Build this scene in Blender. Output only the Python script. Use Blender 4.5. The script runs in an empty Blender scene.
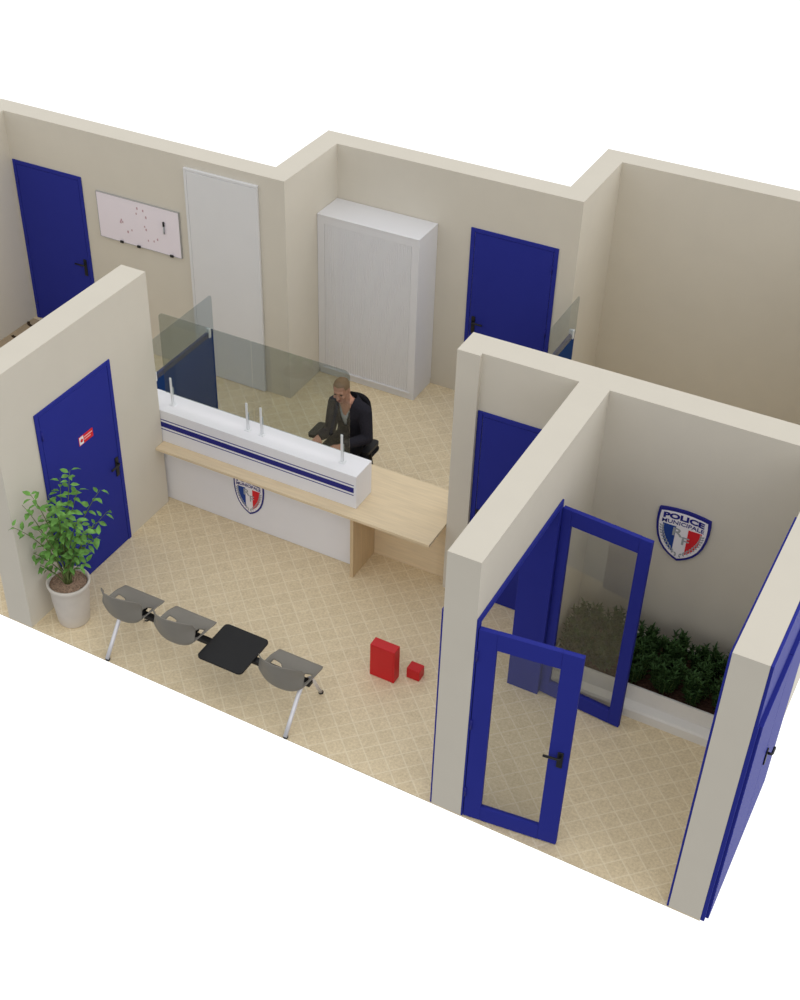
import bpy, bmesh, math, random
from mathutils import Vector, Matrix
C = bpy.context.scene.collection
PI = math.pi
rnd = random.Random(7)

# ------------------------------------------------------------------ materials
def lin(c):
    c = c / 255.0
    return c / 12.92 if c <= 0.04045 else ((c + 0.055) / 1.055) ** 2.4

def srgb(r, g, b):
    return (lin(r), lin(g), lin(b), 1)

def mat(name, col, rough=0.6, spec=0.3, metal=0.0, var=0.0, scale=20.0, stretch=None):
    m = bpy.data.materials.new(name)
    m.use_nodes = True
    nt = m.node_tree
    b = nt.nodes['Principled BSDF']
    b.inputs['Base Color'].default_value = col
    b.inputs['Roughness'].default_value = rough
    b.inputs['Specular IOR Level'].default_value = spec
    b.inputs['Metallic'].default_value = metal
    if var > 0:
        tc = nt.nodes.new('ShaderNodeTexCoord')
        mp = nt.nodes.new('ShaderNodeMapping')
        if stretch:
            mp.inputs['Scale'].default_value = stretch
        nz = nt.nodes.new('ShaderNodeTexNoise')
        nz.inputs['Scale'].default_value = scale
        nz.inputs['Detail'].default_value = 5
        rp = nt.nodes.new('ShaderNodeValToRGB')
        a = tuple(max(0, x * (1 - var)) for x in col[:3]) + (1,)
        d = tuple(min(1, x * (1 + var)) for x in col[:3]) + (1,)
        rp.color_ramp.elements[0].position = 0.3
        rp.color_ramp.elements[1].position = 0.7
        rp.color_ramp.elements[0].color = a
        rp.color_ramp.elements[1].color = d
        nt.links.new(tc.outputs['Object'], mp.inputs['Vector'])
        nt.links.new(mp.outputs['Vector'], nz.inputs['Vector'])
        nt.links.new(nz.outputs['Fac'], rp.inputs['Fac'])
        nt.links.new(rp.outputs['Color'], b.inputs['Base Color'])
    return m

def glass(name, tint, ior):
    m = bpy.data.materials.new(name)
    m.use_nodes = True
    nt = m.node_tree
    nt.nodes.remove(nt.nodes['Principled BSDF'])
    out = nt.nodes['Material Output']
    tr = nt.nodes.new('ShaderNodeBsdfTransparent')
    tr.inputs['Color'].default_value = tint
    gl = nt.nodes.new('ShaderNodeBsdfGlossy')
    gl.inputs['Roughness'].default_value = 0.02
    gl.inputs['Color'].default_value = (1, 1, 1, 1)
    f0 = ((ior - 1) / (ior + 1)) ** 2
    lw = nt.nodes.new('ShaderNodeLayerWeight'); lw.inputs['Blend'].default_value = 0.5
    pw = nt.nodes.new('ShaderNodeMath'); pw.operation = 'POWER'; pw.inputs[1].default_value = 5
    nt.links.new(lw.outputs['Facing'], pw.inputs[0])
    fr = nt.nodes.new('ShaderNodeMath'); fr.operation = 'MULTIPLY_ADD'      # Schlick, the same from both sides
    fr.inputs[1].default_value = 1 - f0; fr.inputs[2].default_value = f0
    nt.links.new(pw.outputs[0], fr.inputs[0])
    mx = nt.nodes.new('ShaderNodeMixShader')
    nt.links.new(fr.outputs[0], mx.inputs[0])
    nt.links.new(tr.outputs[0], mx.inputs[1])
    nt.links.new(gl.outputs[0], mx.inputs[2])
    nt.links.new(mx.outputs[0], out.inputs['Surface'])
    return m

def floor_material():
    m = bpy.data.materials.new('beige_stone_tiles')
    m.use_nodes = True
    nt = m.node_tree
    N, L = nt.nodes.new, nt.links.new
    b = nt.nodes['Principled BSDF']
    b.inputs['Roughness'].default_value = 0.55
    b.inputs['Specular IOR Level'].default_value = 0.25
    tc = N('ShaderNodeTexCoord')
    sp = N('ShaderNodeSeparateXYZ')
    L(tc.outputs['Object'], sp.inputs[0])
    def math_(op, a, c=None, d=None):
        n = N('ShaderNodeMath'); n.operation = op
        for i, v in enumerate((a, c, d)):
            if v is None: continue
            if isinstance(v, (int, float)): n.inputs[i].default_value = v
            else: L(v, n.inputs[i])
        return n.outputs[0]
    P = 0.2025
    u = math_('DIVIDE', math_('SUBTRACT', math_('ADD', sp.outputs[0], sp.outputs[1]), 6.128), P)
    v = math_('DIVIDE', math_('SUBTRACT', math_('SUBTRACT', sp.outputs[0], sp.outputs[1]), 4.468), P)
    def line(t):
        f = math_('ABSOLUTE', math_('SUBTRACT', math_('FRACT', math_('ADD', t, 0.5)), 0.5))
        mr = N('ShaderNodeMapRange'); mr.interpolation_type = 'SMOOTHSTEP'
        L(f, mr.inputs['Value'])
        mr.inputs['From Min'].default_value = 0.012
        mr.inputs['From Max'].default_value = 0.06
        mr.inputs['To Min'].default_value = 1
        mr.inputs['To Max'].default_value = 0
        return mr.outputs['Result']
    ln = math_('MAXIMUM', line(u), line(v))
    cb = N('ShaderNodeCombineXYZ')
    L(math_('FLOOR', u), cb.inputs[0]); L(math_('FLOOR', v), cb.inputs[1])
    wn = N('ShaderNodeTexWhiteNoise'); wn.noise_dimensions = '2D'
    L(cb.outputs[0], wn.inputs['Vector'])
    n1 = N('ShaderNodeTexNoise'); n1.inputs['Scale'].default_value = 48; n1.inputs['Detail'].default_value = 6
    n1.inputs['Roughness'].default_value = 0.7
    L(tc.outputs['Object'], n1.inputs['Vector'])
    n2 = N('ShaderNodeTexNoise'); n2.inputs['Scale'].default_value = 14; n2.inputs['Detail'].default_value = 3
    L(tc.outputs['Object'], n2.inputs['Vector'])
    rp = N('ShaderNodeValToRGB')
    rp.color_ramp.elements[0].position = 0.25; rp.color_ramp.elements[1].position = 0.75
    rp.color_ramp.elements[0].color = FLOOR_A
    rp.color_ramp.elements[1].color = FLOOR_B
    s = math_('ADD', math_('MULTIPLY', n1.outputs['Fac'], 0.8), math_('MULTIPLY', n2.outputs['Fac'], 0.2))
    s = math_('ADD', s, math_('MULTIPLY', math_('SUBTRACT', wn.outputs['Value'], 0.5), 0.05))
    L(s, rp.inputs['Fac'])
    mx = N('ShaderNodeMix'); mx.data_type = 'RGBA'
    L(math_('MULTIPLY', ln, 0.5), mx.inputs['Factor'])
    L(rp.outputs['Color'], mx.inputs['A'])
    mx.inputs['B'].default_value = FLOOR_L
    L(mx.outputs['Result'], b.inputs['Base Color'])
    return m

FLOOR_A = srgb(192, 173, 138)
FLOOR_B = srgb(243, 227, 194)
FLOOR_L = srgb(240, 229, 204)
DOME, SIDE, LOW = .64, .62, .31
M = {
    'floor': floor_material(),
    'wall': mat('painted_plaster', srgb(208, 202, 189), 0.85, 0.15, var=0.012, scale=4),
    'blue': mat('blue_lacquer', srgb(42, 49, 140), 0.55, 0.08, var=0.02, scale=6),
    'white': mat('white_laminate', srgb(232, 232, 236), 0.5, 0.3, var=0.008, scale=5),
    'closet': mat('white_panel_paint', srgb(216, 216, 217), 0.5, 0.3, var=0.008, scale=5),
    'metal_white': mat('white_sheet_metal', srgb(220, 220, 223), 0.45, 0.4, var=0.008, scale=5),
    'oak': mat('light_oak', srgb(222, 203, 170), 0.5, 0.3, var=0.07, scale=3.0, stretch=(1.2, 16, 16)),
    'oak_v': mat('light_oak_upright', srgb(205, 182, 146), 0.5, 0.3, var=0.08, scale=3.0, stretch=(16, 16, 1.2)),
    'navy': mat('navy_stripe', srgb(30, 32, 125), 0.5, 0.3, var=0.02),
    'black': mat('black_metal', srgb(22, 22, 24), 0.45, 0.4, var=0.05),
    'black_top': mat('black_laminate', srgb(28, 28, 30), 0.55, 0.3, var=0.05, scale=12),
    'fabric': mat('black_fabric', srgb(26, 26, 30), 0.9, 0.1, var=0.12, scale=90),
    'taupe': mat('taupe_plastic', srgb(128, 124, 116), 0.45, 0.35, var=0.02, scale=10),
    'chrome': mat('brushed_aluminium', srgb(222, 222, 228), 0.35, 0.5, 0.3, var=0.03),
    'steel': mat('white_post_paint', srgb(228, 230, 232), 0.35, 0.5, 0.1, var=0.01),
    'red': mat('red_paint', srgb(196, 28, 34), 0.45, 0.35, var=0.03, scale=8),
    'redmark': mat('red_print', srgb(214, 40, 48), 0.6, 0.2, var=0.02),
    'pale': mat('white_print', srgb(236, 232, 236), 0.6, 0.2, var=0.01),
    'pink': mat('pale_pink_print', srgb(240, 170, 170), 0.6, 0.2, var=0.01),
    'flagblue': mat('flag_blue_print', srgb(36, 66, 142), 0.6, 0.2, var=0.03),
    'grey': mat('grey_print', srgb(160, 164, 168), 0.6, 0.2, var=0.05),
    'pot': mat('pale_clay', srgb(204, 197, 188), 0.8, 0.15, var=0.04, scale=9),
    'soil': mat('pebble_soil', srgb(150, 126, 108), 0.95, 0.05, var=0.45, scale=70),
    'dirt': mat('dark_soil', srgb(74, 54, 46), 0.95, 0.05, var=0.4, scale=60),
    'leaf': mat('leaf_green', srgb(102, 150, 70), 0.5, 0.3, var=0.4, scale=14),
    'bark': mat('green_bark', srgb(98, 112, 66), 0.8, 0.1, var=0.2, scale=30),
    'shrub': mat('dark_shrub_green', srgb(56, 84, 44), 0.6, 0.2, var=0.35, scale=18),
    'planter': mat('white_planter', srgb(226, 224, 220), 0.6, 0.25, var=0.01),
    'board': mat('whiteboard_enamel', srgb(232, 224, 232), 0.3, 0.4, var=0.006, scale=5),
    'alu': mat('grey_aluminium_edge', srgb(168, 168, 168), 0.4, 0.5, 0.2, var=0.03),
    'ink': mat('faded_red_ink', srgb(190, 158, 166), 0.7, 0.2, var=0.1, scale=80),
    'skin': mat('skin', srgb(198, 146, 122), 0.55, 0.3, var=0.06, scale=25),
    'hair': mat('cropped_hair', srgb(146, 118, 92), 0.9, 0.1, var=0.15, scale=120),
    'lip': mat('lip_skin', srgb(160, 92, 84), 0.6, 0.2, var=0.05),
    'eye': mat('eye_dark', srgb(58, 44, 40), 0.4, 0.4, var=0.05),
    'jacket': mat('charcoal_wool', srgb(40, 39, 46), 0.9, 0.1, var=0.15, scale=60),
    'shirt': mat('pale_shirt', srgb(196, 200, 202), 0.8, 0.1, var=0.04, scale=40),
    'navyfelt': mat('navy_felt', srgb(26, 58, 112), 0.9, 0.1, var=0.06, scale=60),
    'rug': mat('brown_beige_rug', srgb(172, 154, 128), 0.95, 0.05, var=0.1, scale=60),
    'rugdark': mat('dark_rug_wool', srgb(66, 54, 42), 0.95, 0.05, var=0.2, scale=60),
    'gscreen': glass('smoked_counter_glass', (0.77, 0.80, 0.785, 1), 1.5),
    'gdoor': glass('door_glass', (0.90, 0.90, 0.88, 1), 1.6),
    'gtop': glass('frosted_divider_glass', (0.80, 0.84, 0.86, 1), 1.55),
}

# ------------------------------------------------------------------ mesh helpers
def new():
    return bmesh.new()

def box(bm, x0, x1, y0, y1, z0, z1, bevel=0.0, seg=2, xf=None, mi=0):
    r = bmesh.ops.create_cube(bm, size=1.0)
    vs = r['verts']
    for v in vs:
        v.co = Vector(((x0 + x1) / 2 + v.co.x * (x1 - x0), (y0 + y1) / 2 + v.co.y * (y1 - y0), (z0 + z1) / 2 + v.co.z * (z1 - z0)))
    fs = set()
    for v in vs: fs.update(v.link_faces)
    for f in fs: f.material_index = mi
    if bevel > 0:
        es = set()
        for v in vs: es.update(v.link_edges)
        r2 = bmesh.ops.bevel(bm, geom=list(es), offset=bevel, segments=seg, profile=0.5, affect='EDGES')
        vs = list(set(vs) | set(r2['verts']))
        vs = [v for v in vs if v.is_valid]
    if xf is not None:
        bmesh.ops.transform(bm, matrix=xf, verts=vs)
    return vs

def prism(bm, pts, axis, a, b, mi=0):
    """extrude an outline of 2D points along an axis from a to b"""
    def P(p, t):
        if axis == 'z': return (p[0], p[1], t)
        if axis == 'y': return (p[0], t, p[1])
        return (t, p[0], p[1])
    va = [bm.verts.new(P(p, a)) for p in pts]
    vb = [bm.verts.new(P(p, b)) for p in pts]
    n = len(pts)
    fs = [bm.faces.new(va), bm.faces.new(vb)]
    for i in range(n):
        fs.append(bm.faces.new((va[i], va[(i + 1) % n], vb[(i + 1) % n], vb[i])))
    for f in fs: f.material_index = mi
    return fs

def tube(bm, pts, rad, n=10, caps=True):
    pts = [Vector(p) for p in pts]
    rads = rad if isinstance(rad, (list, tuple)) else [rad] * len(pts)
    rings = []
    prev = None
    for i, p in enumerate(pts):
        if i == 0: d = pts[1] - pts[0]
        elif i == len(pts) - 1: d = pts[-1] - pts[-2]
        else: d = (pts[i + 1] - pts[i]).normalized() + (pts[i] - pts[i - 1]).normalized()
        d.normalize()
        if prev is None:
            a = d.cross(Vector((0, 0, 1)))
            if a.length < 1e-3: a = d.cross(Vector((1, 0, 0)))
        else:
            a = prev - d * prev.dot(d)
        a.normalize(); prev = a
        b = d.cross(a)
        rings.append([bm.verts.new(p + (a * math.cos(2 * PI * k / n) + b * math.sin(2 * PI * k / n)) * rads[i]) for k in range(n)])
    for r0, r1 in zip(rings, rings[1:]):
        for k in range(n):
            f = bm.faces.new((r0[k], r0[(k + 1) % n], r1[(k + 1) % n], r1[k])); f.smooth = True
    if caps:
        bm.faces.new(rings[0]); bm.faces.new(rings[-1])

def lathe(bm, prof, c, n=40):
    rings = []
    for r, z in prof:
        if r < 1e-5:
            rings.append([bm.verts.new((c[0], c[1], z))])
        else:
            rings.append([bm.verts.new((c[0] + r * math.cos(2 * PI * k / n), c[1] + r * math.sin(2 * PI * k / n), z)) for k in range(n)])
    for a, b in zip(rings, rings[1:]):
        for k in range(n):
            k2 = (k + 1) % n
            if len(a) == 1 and len(b) == 1: continue
            if len(a) == 1: f = bm.faces.new((a[0], b[k], b[k2]))
            elif len(b) == 1: f = bm.faces.new((a[k], a[k2], b[0]))
            else: f = bm.faces.new((a[k], a[k2], b[k2], b[k]))
            f.smooth = True

def rrect(x0, x1, y0, y1, r, n=6):
    out = []
    for cx, cy, a0 in ((x1 - r, y1 - r, 0), (x0 + r, y1 - r, PI / 2), (x0 + r, y0 + r, PI), (x1 - r, y0 + r, 1.5 * PI)):
        for k in range(n + 1):
            a = a0 + PI / 2 * k / n
            out.append((cx + r * math.cos(a), cy + r * math.sin(a)))
    return out

W = {}
def world(o):
    return W.get(o.name, Matrix())

def obj(name, bm, mats, parent=None, smooth=False):
    bmesh.ops.recalc_face_normals(bm, faces=bm.faces[:])
    if smooth:
        for f in bm.faces: f.smooth = True
    if not isinstance(mats, (list, tuple)): mats = [mats]
    if parent is not None:
        mw = world(parent)
    else:
        xs = [v.co.x for v in bm.verts]; ys = [v.co.y for v in bm.verts]; zs = [v.co.z for v in bm.verts]
        mw = Matrix.Translation(((min(xs) + max(xs)) / 2, (min(ys) + max(ys)) / 2, min(zs)))
    if name == 'floor': mw = Matrix()
    bm.transform(mw.inverted())
    me = bpy.data.meshes.new(name)
    bm.to_mesh(me); bm.free()
    for m in mats: me.materials.append(M[m] if isinstance(m, str) else m)
    o = bpy.data.objects.new(name, me)
    C.objects.link(o)
    if parent is not None: o.parent = parent
    else: o.matrix_world = mw
    W[o.name] = mw
    return o

def empty(name, loc, label, cat, group=None, kind=None):
    o = bpy.data.objects.new(name, None)
    o.empty_display_size = 0.2
    C.objects.link(o); o.location = loc
    W[o.name] = Matrix.Translation(loc)
    return tag(o, label, cat, group, kind)

def tag(o, label, cat, group=None, kind=None):
    o['label'] = label; o['category'] = cat
    if group: o['group'] = group
    if kind: o['kind'] = kind
    return o

def dup(root, loc, label=None):
    r = root.copy(); C.objects.link(r); r.location = loc
    if label: r['label'] = label
    for ch in list(root.children):
        c = ch.copy(); C.objects.link(c); c.parent = r
        for g in list(ch.children):
            d = g.copy(); C.objects.link(d); d.parent = c
    return r

def text_bm(s, x0, x1, z0, z1, y, th=0.002, arch=0.0, tilt=0.0, bold=0.0):
    """flat lettering facing -Y, fitted to the box x0..x1, z0..z1 at depth y"""
    cu = bpy.data.curves.new('lettering', 'FONT')
    cu.body = s; cu.size = 1; cu.offset = bold; cu.extrude = 0.01; cu.resolution_u = 3
    o = bpy.data.objects.new('lettering_source', cu); C.objects.link(o)
    dg = bpy.context.evaluated_depsgraph_get()
    me = bpy.data.meshes.new_from_object(o.evaluated_get(dg))
    bpy.data.objects.remove(o); bpy.data.curves.remove(cu)
    bm = new(); bm.from_mesh(me); bpy.data.meshes.remove(me)
    xs = [v.co.x for v in bm.verts]; ys = [v.co.y for v in bm.verts]
    a, b, c, d = min(xs), max(xs), min(ys), max(ys)
    for v in bm.verts:
        t = (v.co.x - a) / (b - a); q = (v.co.y - c) / (d - c)
        dz = arch * (1 - (2 * t - 1) ** 2)
        v.co = Vector((x0 + t * (x1 - x0), y - (th if v.co.z > 0 else 0), z0 + q * (z1 - z0) + dz))
    return bm

# ------------------------------------------------------------------ setting
H = 2.595
YW = 2.105; A0, A1 = -0.265, 0.0
B0, B1 = 4.01, 4.262
T0, T1 = 2.355, 2.62
S0, S1, TS = 2.967, 3.172, 2.312
C0, C1 = 5.946, 6.182
LX = -3.515
K1, K1o, K2, K2o, K3, K3o = 4.287, 4.537, 5.347, 5.606, 6.406, 6.65
R1, R0 = 0.103, -0.150
Q0, Q0o = 2.867, 2.622
DH = 2.04

def structure(o, label, cat):
    return tag(o, label, cat, kind='structure')

bm = new()
prism(bm, [(LX - .25, 0), (C1, 0), (C1, K3o), (Q0o, K3o), (Q0o, K2o), (R0, K2o), (R0, K1o), (LX - .25, K1o)], 'z', -0.012, 0)
structure(obj('floor', bm, 'floor'), 'beige diagonal stone tile floor of the whole office', 'floor')

bm = new()
prism(bm, [(LX, K1), (R1, K1), (R1, K2), (Q0, K2), (Q0, K3), (C0, K3), (C0, K3o), (Q0o, K3o), (Q0o, K2o), (R0, K2o), (R0, K1o), (LX, K1o)], 'z', 0, H)
structure(obj('wall_back', bm, 'wall'), 'long beige back wall stepping back twice behind the reception', 'wall')
bm = new(); box(bm, LX - .25, LX, 0, K1o, 0, H)
structure(obj('wall_far_left', bm, 'wall'), 'beige wall at the far left edge beside the blue door', 'wall')
bm = new(); box(bm, A0, A1, 0, YW, 0, H)
structure(obj('wall_left', bm, 'wall'), 'thick beige wall stub on the left behind the potted tree', 'wall')
# middle wall with a door opening
PI0, PI1 = 0.03, 1.505
bm = new()
prism(bm, [(0, 0), (PI0, 0), (PI0, 2.055), (PI1, 2.055), (PI1, 0), (T0, 0), (T0, H), (0, H)], 'x', B0, B1)
structure(obj('wall_middle', bm, 'wall'), 'beige wall with open glazed doorway left of the entrance lobby', 'wall')
bm = new()
prism(bm, [(S0, TS), (S1, TS), (S1, T0), (C0, T0), (C0, T1), (S0, T1)], 'z', 0, H)
structure(obj('wall_partition', bm, 'wall'), 'beige cross wall carrying the shield behind the planter', 'wall')
bm = new(); box(bm, C0, C1, 0, K3o, 0, H)
structure(obj('wall_right', bm, 'wall'), 'beige outer wall at the right edge with blue entrance doors', 'wall')

# ------------------------------------------------------------------ doors
def handle(parent, p, along, out, plate=0.105, lever=0.12):
    """lever handle: p on the leaf surface, along = unit vector of the lever, out = surface normal"""
    p, a, n = Vector(p), Vector(along), Vector(out)
    up = Vector((0, 0, 1))
    X = Matrix((a, n, up)).transposed().to_4x4(); X.translation = p
    bm = new()
    box(bm, -0.022, 0.022, 0.0, 0.012, -plate - .02, plate - .02, 0.005, 2, X)
    tube(bm, [X @ Vector((0, 0.01, 0.02)), X @ Vector((0, 0.036, 0.02)), X @ Vector((0.012, 0.042, 0.02)), X @ Vector((lever, 0.042, 0.018))], 0.0105, 8)
    return obj('door_handle', bm, 'black', parent)

def flush_door(n, origin, along, out, w, h, hx, lever, label, depth=0.014):
    """closed door in a wall: origin at the floor, along the wall, out = into the room"""
    o, a, u = Vector(origin), Vector(along), Vector(out)
    X = Matrix((a, u, Vector((0, 0, 1)))).transposed().to_4x4(); X.translation = o
    root = structure(empty('door_%d' % n, o, label, 'door'), label, 'door')
    f = .045
    bm = new()
    box(bm, 0, f, .0005, depth, 0, h, .003, 1, X)
    box(bm, w - f, w, .0005, depth, 0, h, .003, 1, X)
    box(bm, f, w - f, .0005, depth, h - f, h, .003, 1, X)
    obj('door_frame', bm, 'blue', root)
    bm = new()
    box(bm, f + .004, w - f - .004, .0005, depth - .003, .006, h - f - .004, .002, 1, X)
    leaf = obj('door_leaf', bm, 'blue', root)
    handle(leaf, X @ Vector((hx, depth - .003, 0.93)), a * lever, u)
    hs = w - f - .004 if lever > 0 else f + .004
    for z in (.25, 1.05, 1.8):
        bm = new(); c = X @ Vector((hs, depth + .002, z))
        tube(bm, [c - Vector((0, 0, .045)), c + Vector((0, 0, .045))], .008, 8)
        obj('hinge', bm, 'navy', leaf)
    return root, leaf

d1, leaf1 = flush_door(1, (0, 1.472, 0), (0, -1, 0), (1, 0, 0), 1.02, 2.035, .085, 1, 'blue door with small red sign behind the potted tree')
bm = new(); box(bm, .0112, .0135, .936, 1.132, 1.421, 1.512, .001, 1)
sg = obj('door_sign', bm, 'redmark', leaf1); sg['label'] = 'small red sign with white pictogram square'
bm = new(); box(bm, .0135, .0145, .942, .998, 1.427, 1.506)
obj('door_sign_pictogram', bm, 'pale', leaf1)
bm = new()
box(bm, .0135, .0145, 1.008, 1.12, 1.475, 1.488); box(bm, .0135, .0145, 1.008, 1.095, 1.45, 1.462)
bm2 = bm
obj('door_sign_lines', bm2, 'pink', leaf1)
bm = new(); lathe(bm, [(0, 0), (.018, 0), (.018, .001), (0, .001)], (0, 0), 16)
bm.transform(Matrix.Translation((.0145, .972, 1.466)) @ Matrix.Rotation(PI / 2, 4, 'Y'))
obj('door_sign_symbol', bm, 'redmark', leaf1)

flush_door(2, (-3.49, K1, 0), (1, 0, 0), (0, -1, 0), .968, 2.04, .968 - .09, -1, 'blue door in the back left corner beside the whiteboard')
flush_door(3, (1.70, K2, 0), (1, 0, 0), (0, -1, 0), .97, 2.04, .095, 1, 'blue door right of the white roller shutter cabinet')
flush_door(4, (3.176, T0, 0), (1, 0, 0), (0, -1, 0), .82, 2.045, .075, 1, 'blue door half hidden behind the middle wall')

# lining of the doorway through the middle wall
def lining(name, label, xa, xb, y0, y1, zt, th=.028):
    bm = new()
    box(bm, xa, xb, y0, y0 + th, 0, zt, .002, 1)
    box(bm, xa, xb, y1 - th, y1, 0, zt, .002, 1)
    box(bm, xa, xb, y0 + th, y1 - th, zt - th, zt, .002, 1)
    return structure(obj(name, bm, 'blue'), label, 'door frame')
lining('trim_1', 'blue lining of the open doorway into the entrance lobby', B0 - .014, B1 + .014, PI0 + .0005, PI1 - .0005, 2.0545)
def casing(name, label, x0, x1, zt=2.085):
    bm = new()
    box(bm, x0, x1, .001, PI0, 0, zt, .002, 1)
    box(bm, x0, x1, PI1, PI1 + .03, 0, zt, .002, 1)
    box(bm, x0, x1, PI0, PI1, 2.055, zt, .002, 1)
    return structure(obj(name, bm, 'blue'), label, 'door frame')
casing('trim_2', 'blue door casing on the reception side of the middle wall', B0 - .014, B0 - .0005, 2.066)
casing('trim_3', 'blue door casing on the lobby side of the middle wall', B1 + .0005, B1 + .014)
casing('trim_4', 'thin blue casing and panel on the lobby face of the right wall', C0 - .016, C0 - .0005, 2.575)

def glazed_leaf(n, hinge, ang, w, h, label, flip=1, stiles=(.128, .128), top=.14, lever=True):
    root = empty('door_%d' % n, hinge, label, 'door'); structure(root, label, 'door')
    X = Matrix.Translation(hinge) @ Matrix.Rotation(ang, 4, 'Z')
    t = .02; z0 = .012; s0, s1 = stiles
    bm = new()
    box(bm, 0, s0, -t, t, z0, h, .003, 1, X)
    box(bm, w - s1, w, -t, t, z0, h, .003, 1, X)
    box(bm, s0, w - s1, -t, t, h - top, h, .001, 1, X)
    box(bm, s0, w - s1, -t, t, z0, z0 + .15, .001, 1, X)
    fr = obj('leaf_frame', bm, 'blue', root)
    bm = new(); box(bm, s0 - .004, w - s1 + .004, -.004, .004, z0 + .146, h - top + .004, 0, 1, X)
    obj('glass_pane', bm, 'gdoor', root)
    if lever:
        handle(fr, X @ Vector((w - .062, -t, .98)), X.to_3x3() @ Vector((-1, 0, 0)), X.to_3x3() @ Vector((0, -1, 0)), .08)
    for z in (.3, 1.05, 1.75):
        bm = new(); c = X @ Vector((.004, -(t + .006) * flip, z))
        tube(bm, [c - Vector((0, 0, .05)), c + Vector((0, 0, .05))], .008, 8)
        obj('hinge', bm, 'navy' if flip > 0 else 'steel', root)
    return root
glazed_leaf(5, (4.279, 0.024, 0), math.atan2(.088, .735), .742, 2.0, 'front glazed blue door leaf standing open nearest the cut edge', 1, (.135, .15), .155)
glazed_leaf(6, (4.279, 1.537, 0), math.atan2(-.068, .74), .74, 2.015, 'rear glazed blue door leaf standing open before the planter', -1, (.08, .10), .145, False)

# outer doors on the right wall
bm = new()
box(bm, C1 + .0005, C1 + .022, .001, 1.53, 2.055, H - .002, .002, 1)
box(bm, C1 + .0005, C1 + .03, .001, .03, 0, 2.055, .002, 1)
box(bm, C1 + .0005, C1 + .03, 1.5, 1.53, 0, 2.055, .002, 1)
structure(obj('trim_5', bm, 'blue'), 'blue frame and panel above the outer entrance doors', 'door frame')
root = empty('door_7', (C1 + .04, .765, 0), '', 'door'); structure(root, 'closed blue double doors outside the right wall', 'door')
for a, b, k in ((.031, .763, -1), (.767, 1.499, 1)):
    bm = new(); box(bm, C1 + .003, C1 + .052, a, b, .01, 2.05, .003, 1)
    lf = obj('door_leaf', bm, 'blue', root)
    if k > 0:
        handle(lf, (C1 + .052, a + .06, 1.0), (0, 1, 0), (1, 0, 0), .075, .08)

# ------------------------------------------------------------------ white wall panel, whiteboard
root = empty('wall_closet', (-.655, K1, 0), 'tall white flush closet panel on the back wall', 'closet')
bm = new(); box(bm, -1.075, -.207, K1 - .034, K1 - .0005, 0.004, 2.452, .006, 2)
obj('closet_door', bm, 'closet', root)
bm = new()
box(bm, -1.112, -1.077, K1 - .034, K1 - .0005, 0.0, 2.485, .004, 1)
box(bm, -1.077, -.205, K1 - .034, K1 - .0005, 2.454, 2.485, .004, 1)
obj('closet_frame', bm, 'closet', root)

wx0, wx1, wz0, wz1 = -2.325, -1.222, 1.392, 1.938
root = empty('whiteboard', ((wx0 + wx1) / 2, K1, wz0), 'white marker board on the back wall beside the blue door', 'whiteboard')
yb = K1 - .022
bm = new(); box(bm, wx0 + .005, wx1 - .005, yb, K1 - .0005, wz0 + .005, wz1 - .005)
board_bm = bm
bm = new()
for a in ((wx0, wx0 + .005, wz0, wz1), (wx1 - .005, wx1, wz0, wz1), (wx0 + .005, wx1 - .005, wz0, wz0 + .005), (wx0 + .005, wx1 - .005, wz1 - .005, wz1)):
    box(bm, a[0], a[1], yb - .004, K1 - .0005, a[2], a[3], .001, 1)
obj('board_frame', bm, 'alu', root)
bm = board_bm
for (fx, fz) in ((.29, .50), (.305, .46), (.36, .27), (.41, .33), (.50, .85), (.57, .83), (.485, .73), (.60, .70), (.575, .49), (.59, .43), (.605, .20), (.675, .22), (.72, .28), (.28, .45)):
    x, z = wx0 + fx * (wx1 - wx0), wz0 + fz * (wz1 - wz0)
    s = .010 + .006 * rnd.random()
    prism(bm, [(x + s * math.cos(k) * (1 if k % 2 else .6), z + s * 1.3 * math.sin(k)) for k in [j * 2 * PI / 7 for j in range(7)]], 'y', yb - .001, yb, mi=1)
obj('board_surface', bm, ['board', 'ink'], root)
for fx in (.275, .485, .885):
    x = wx0 + fx * (wx1 - wx0)
    bm = new(); box(bm, x - .022, x + .022, yb - .022, yb - .0045, wz0 - .006, wz0 + .022, .005, 2)
    obj('clip', bm, 'black', root)
px = wx0 + .815 * (wx1 - wx0)
root = empty('marker_pen', (px, yb - .012, 1.69), 'black capped white marker pen standing on the whiteboard face', 'pen')
bm = new(); tube(bm, [(px, yb - .0105, 1.645), (px, yb - .0105, 1.735)], .009, 10); obj('pen_barrel', bm, 'grey', root)
bm = new(); tube(bm, [(px, yb - .0115, 1.735), (px, yb - .0115, 1.785)], .011, 10); obj('pen_cap', bm, 'black', root)

# ------------------------------------------------------------------ roller shutter cabinet
cx0, cx1, cy0, cy1, ch = .107, 1.318, 4.915, 5.343, 1.985
root = empty('shutter_cabinet', ((cx0 + cx1) / 2, (cy0 + cy1) / 2, 0), 'tall white roller shutter cabinet in the back corner', 'cabinet')
bm = new()
box(bm, cx0, cx0 + .02, cy0, cy1, .07, ch - .02); box(bm, cx1 - .02, cx1, cy0, cy1, .07, ch - .02)
box(bm, cx0 + .02, cx1 - .02, cy1 - .02, cy1, .07, ch - .02)
box(bm, cx0 + .02, cx0 + .085, cy0, cy0 + .02, .07, ch - .02); box(bm, cx1 - .085, cx1 - .02, cy0, cy0 + .02, .07, ch - .02)
box(bm, cx0 + .085, cx1 - .085, cy0, cy0 + .02, ch - .1, ch - .02); box(bm, cx0 + .085, cx1 - .085, cy0, cy0 + .02, .07, .11)
obj('cabinet_body', bm, 'metal_white', root)
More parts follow.
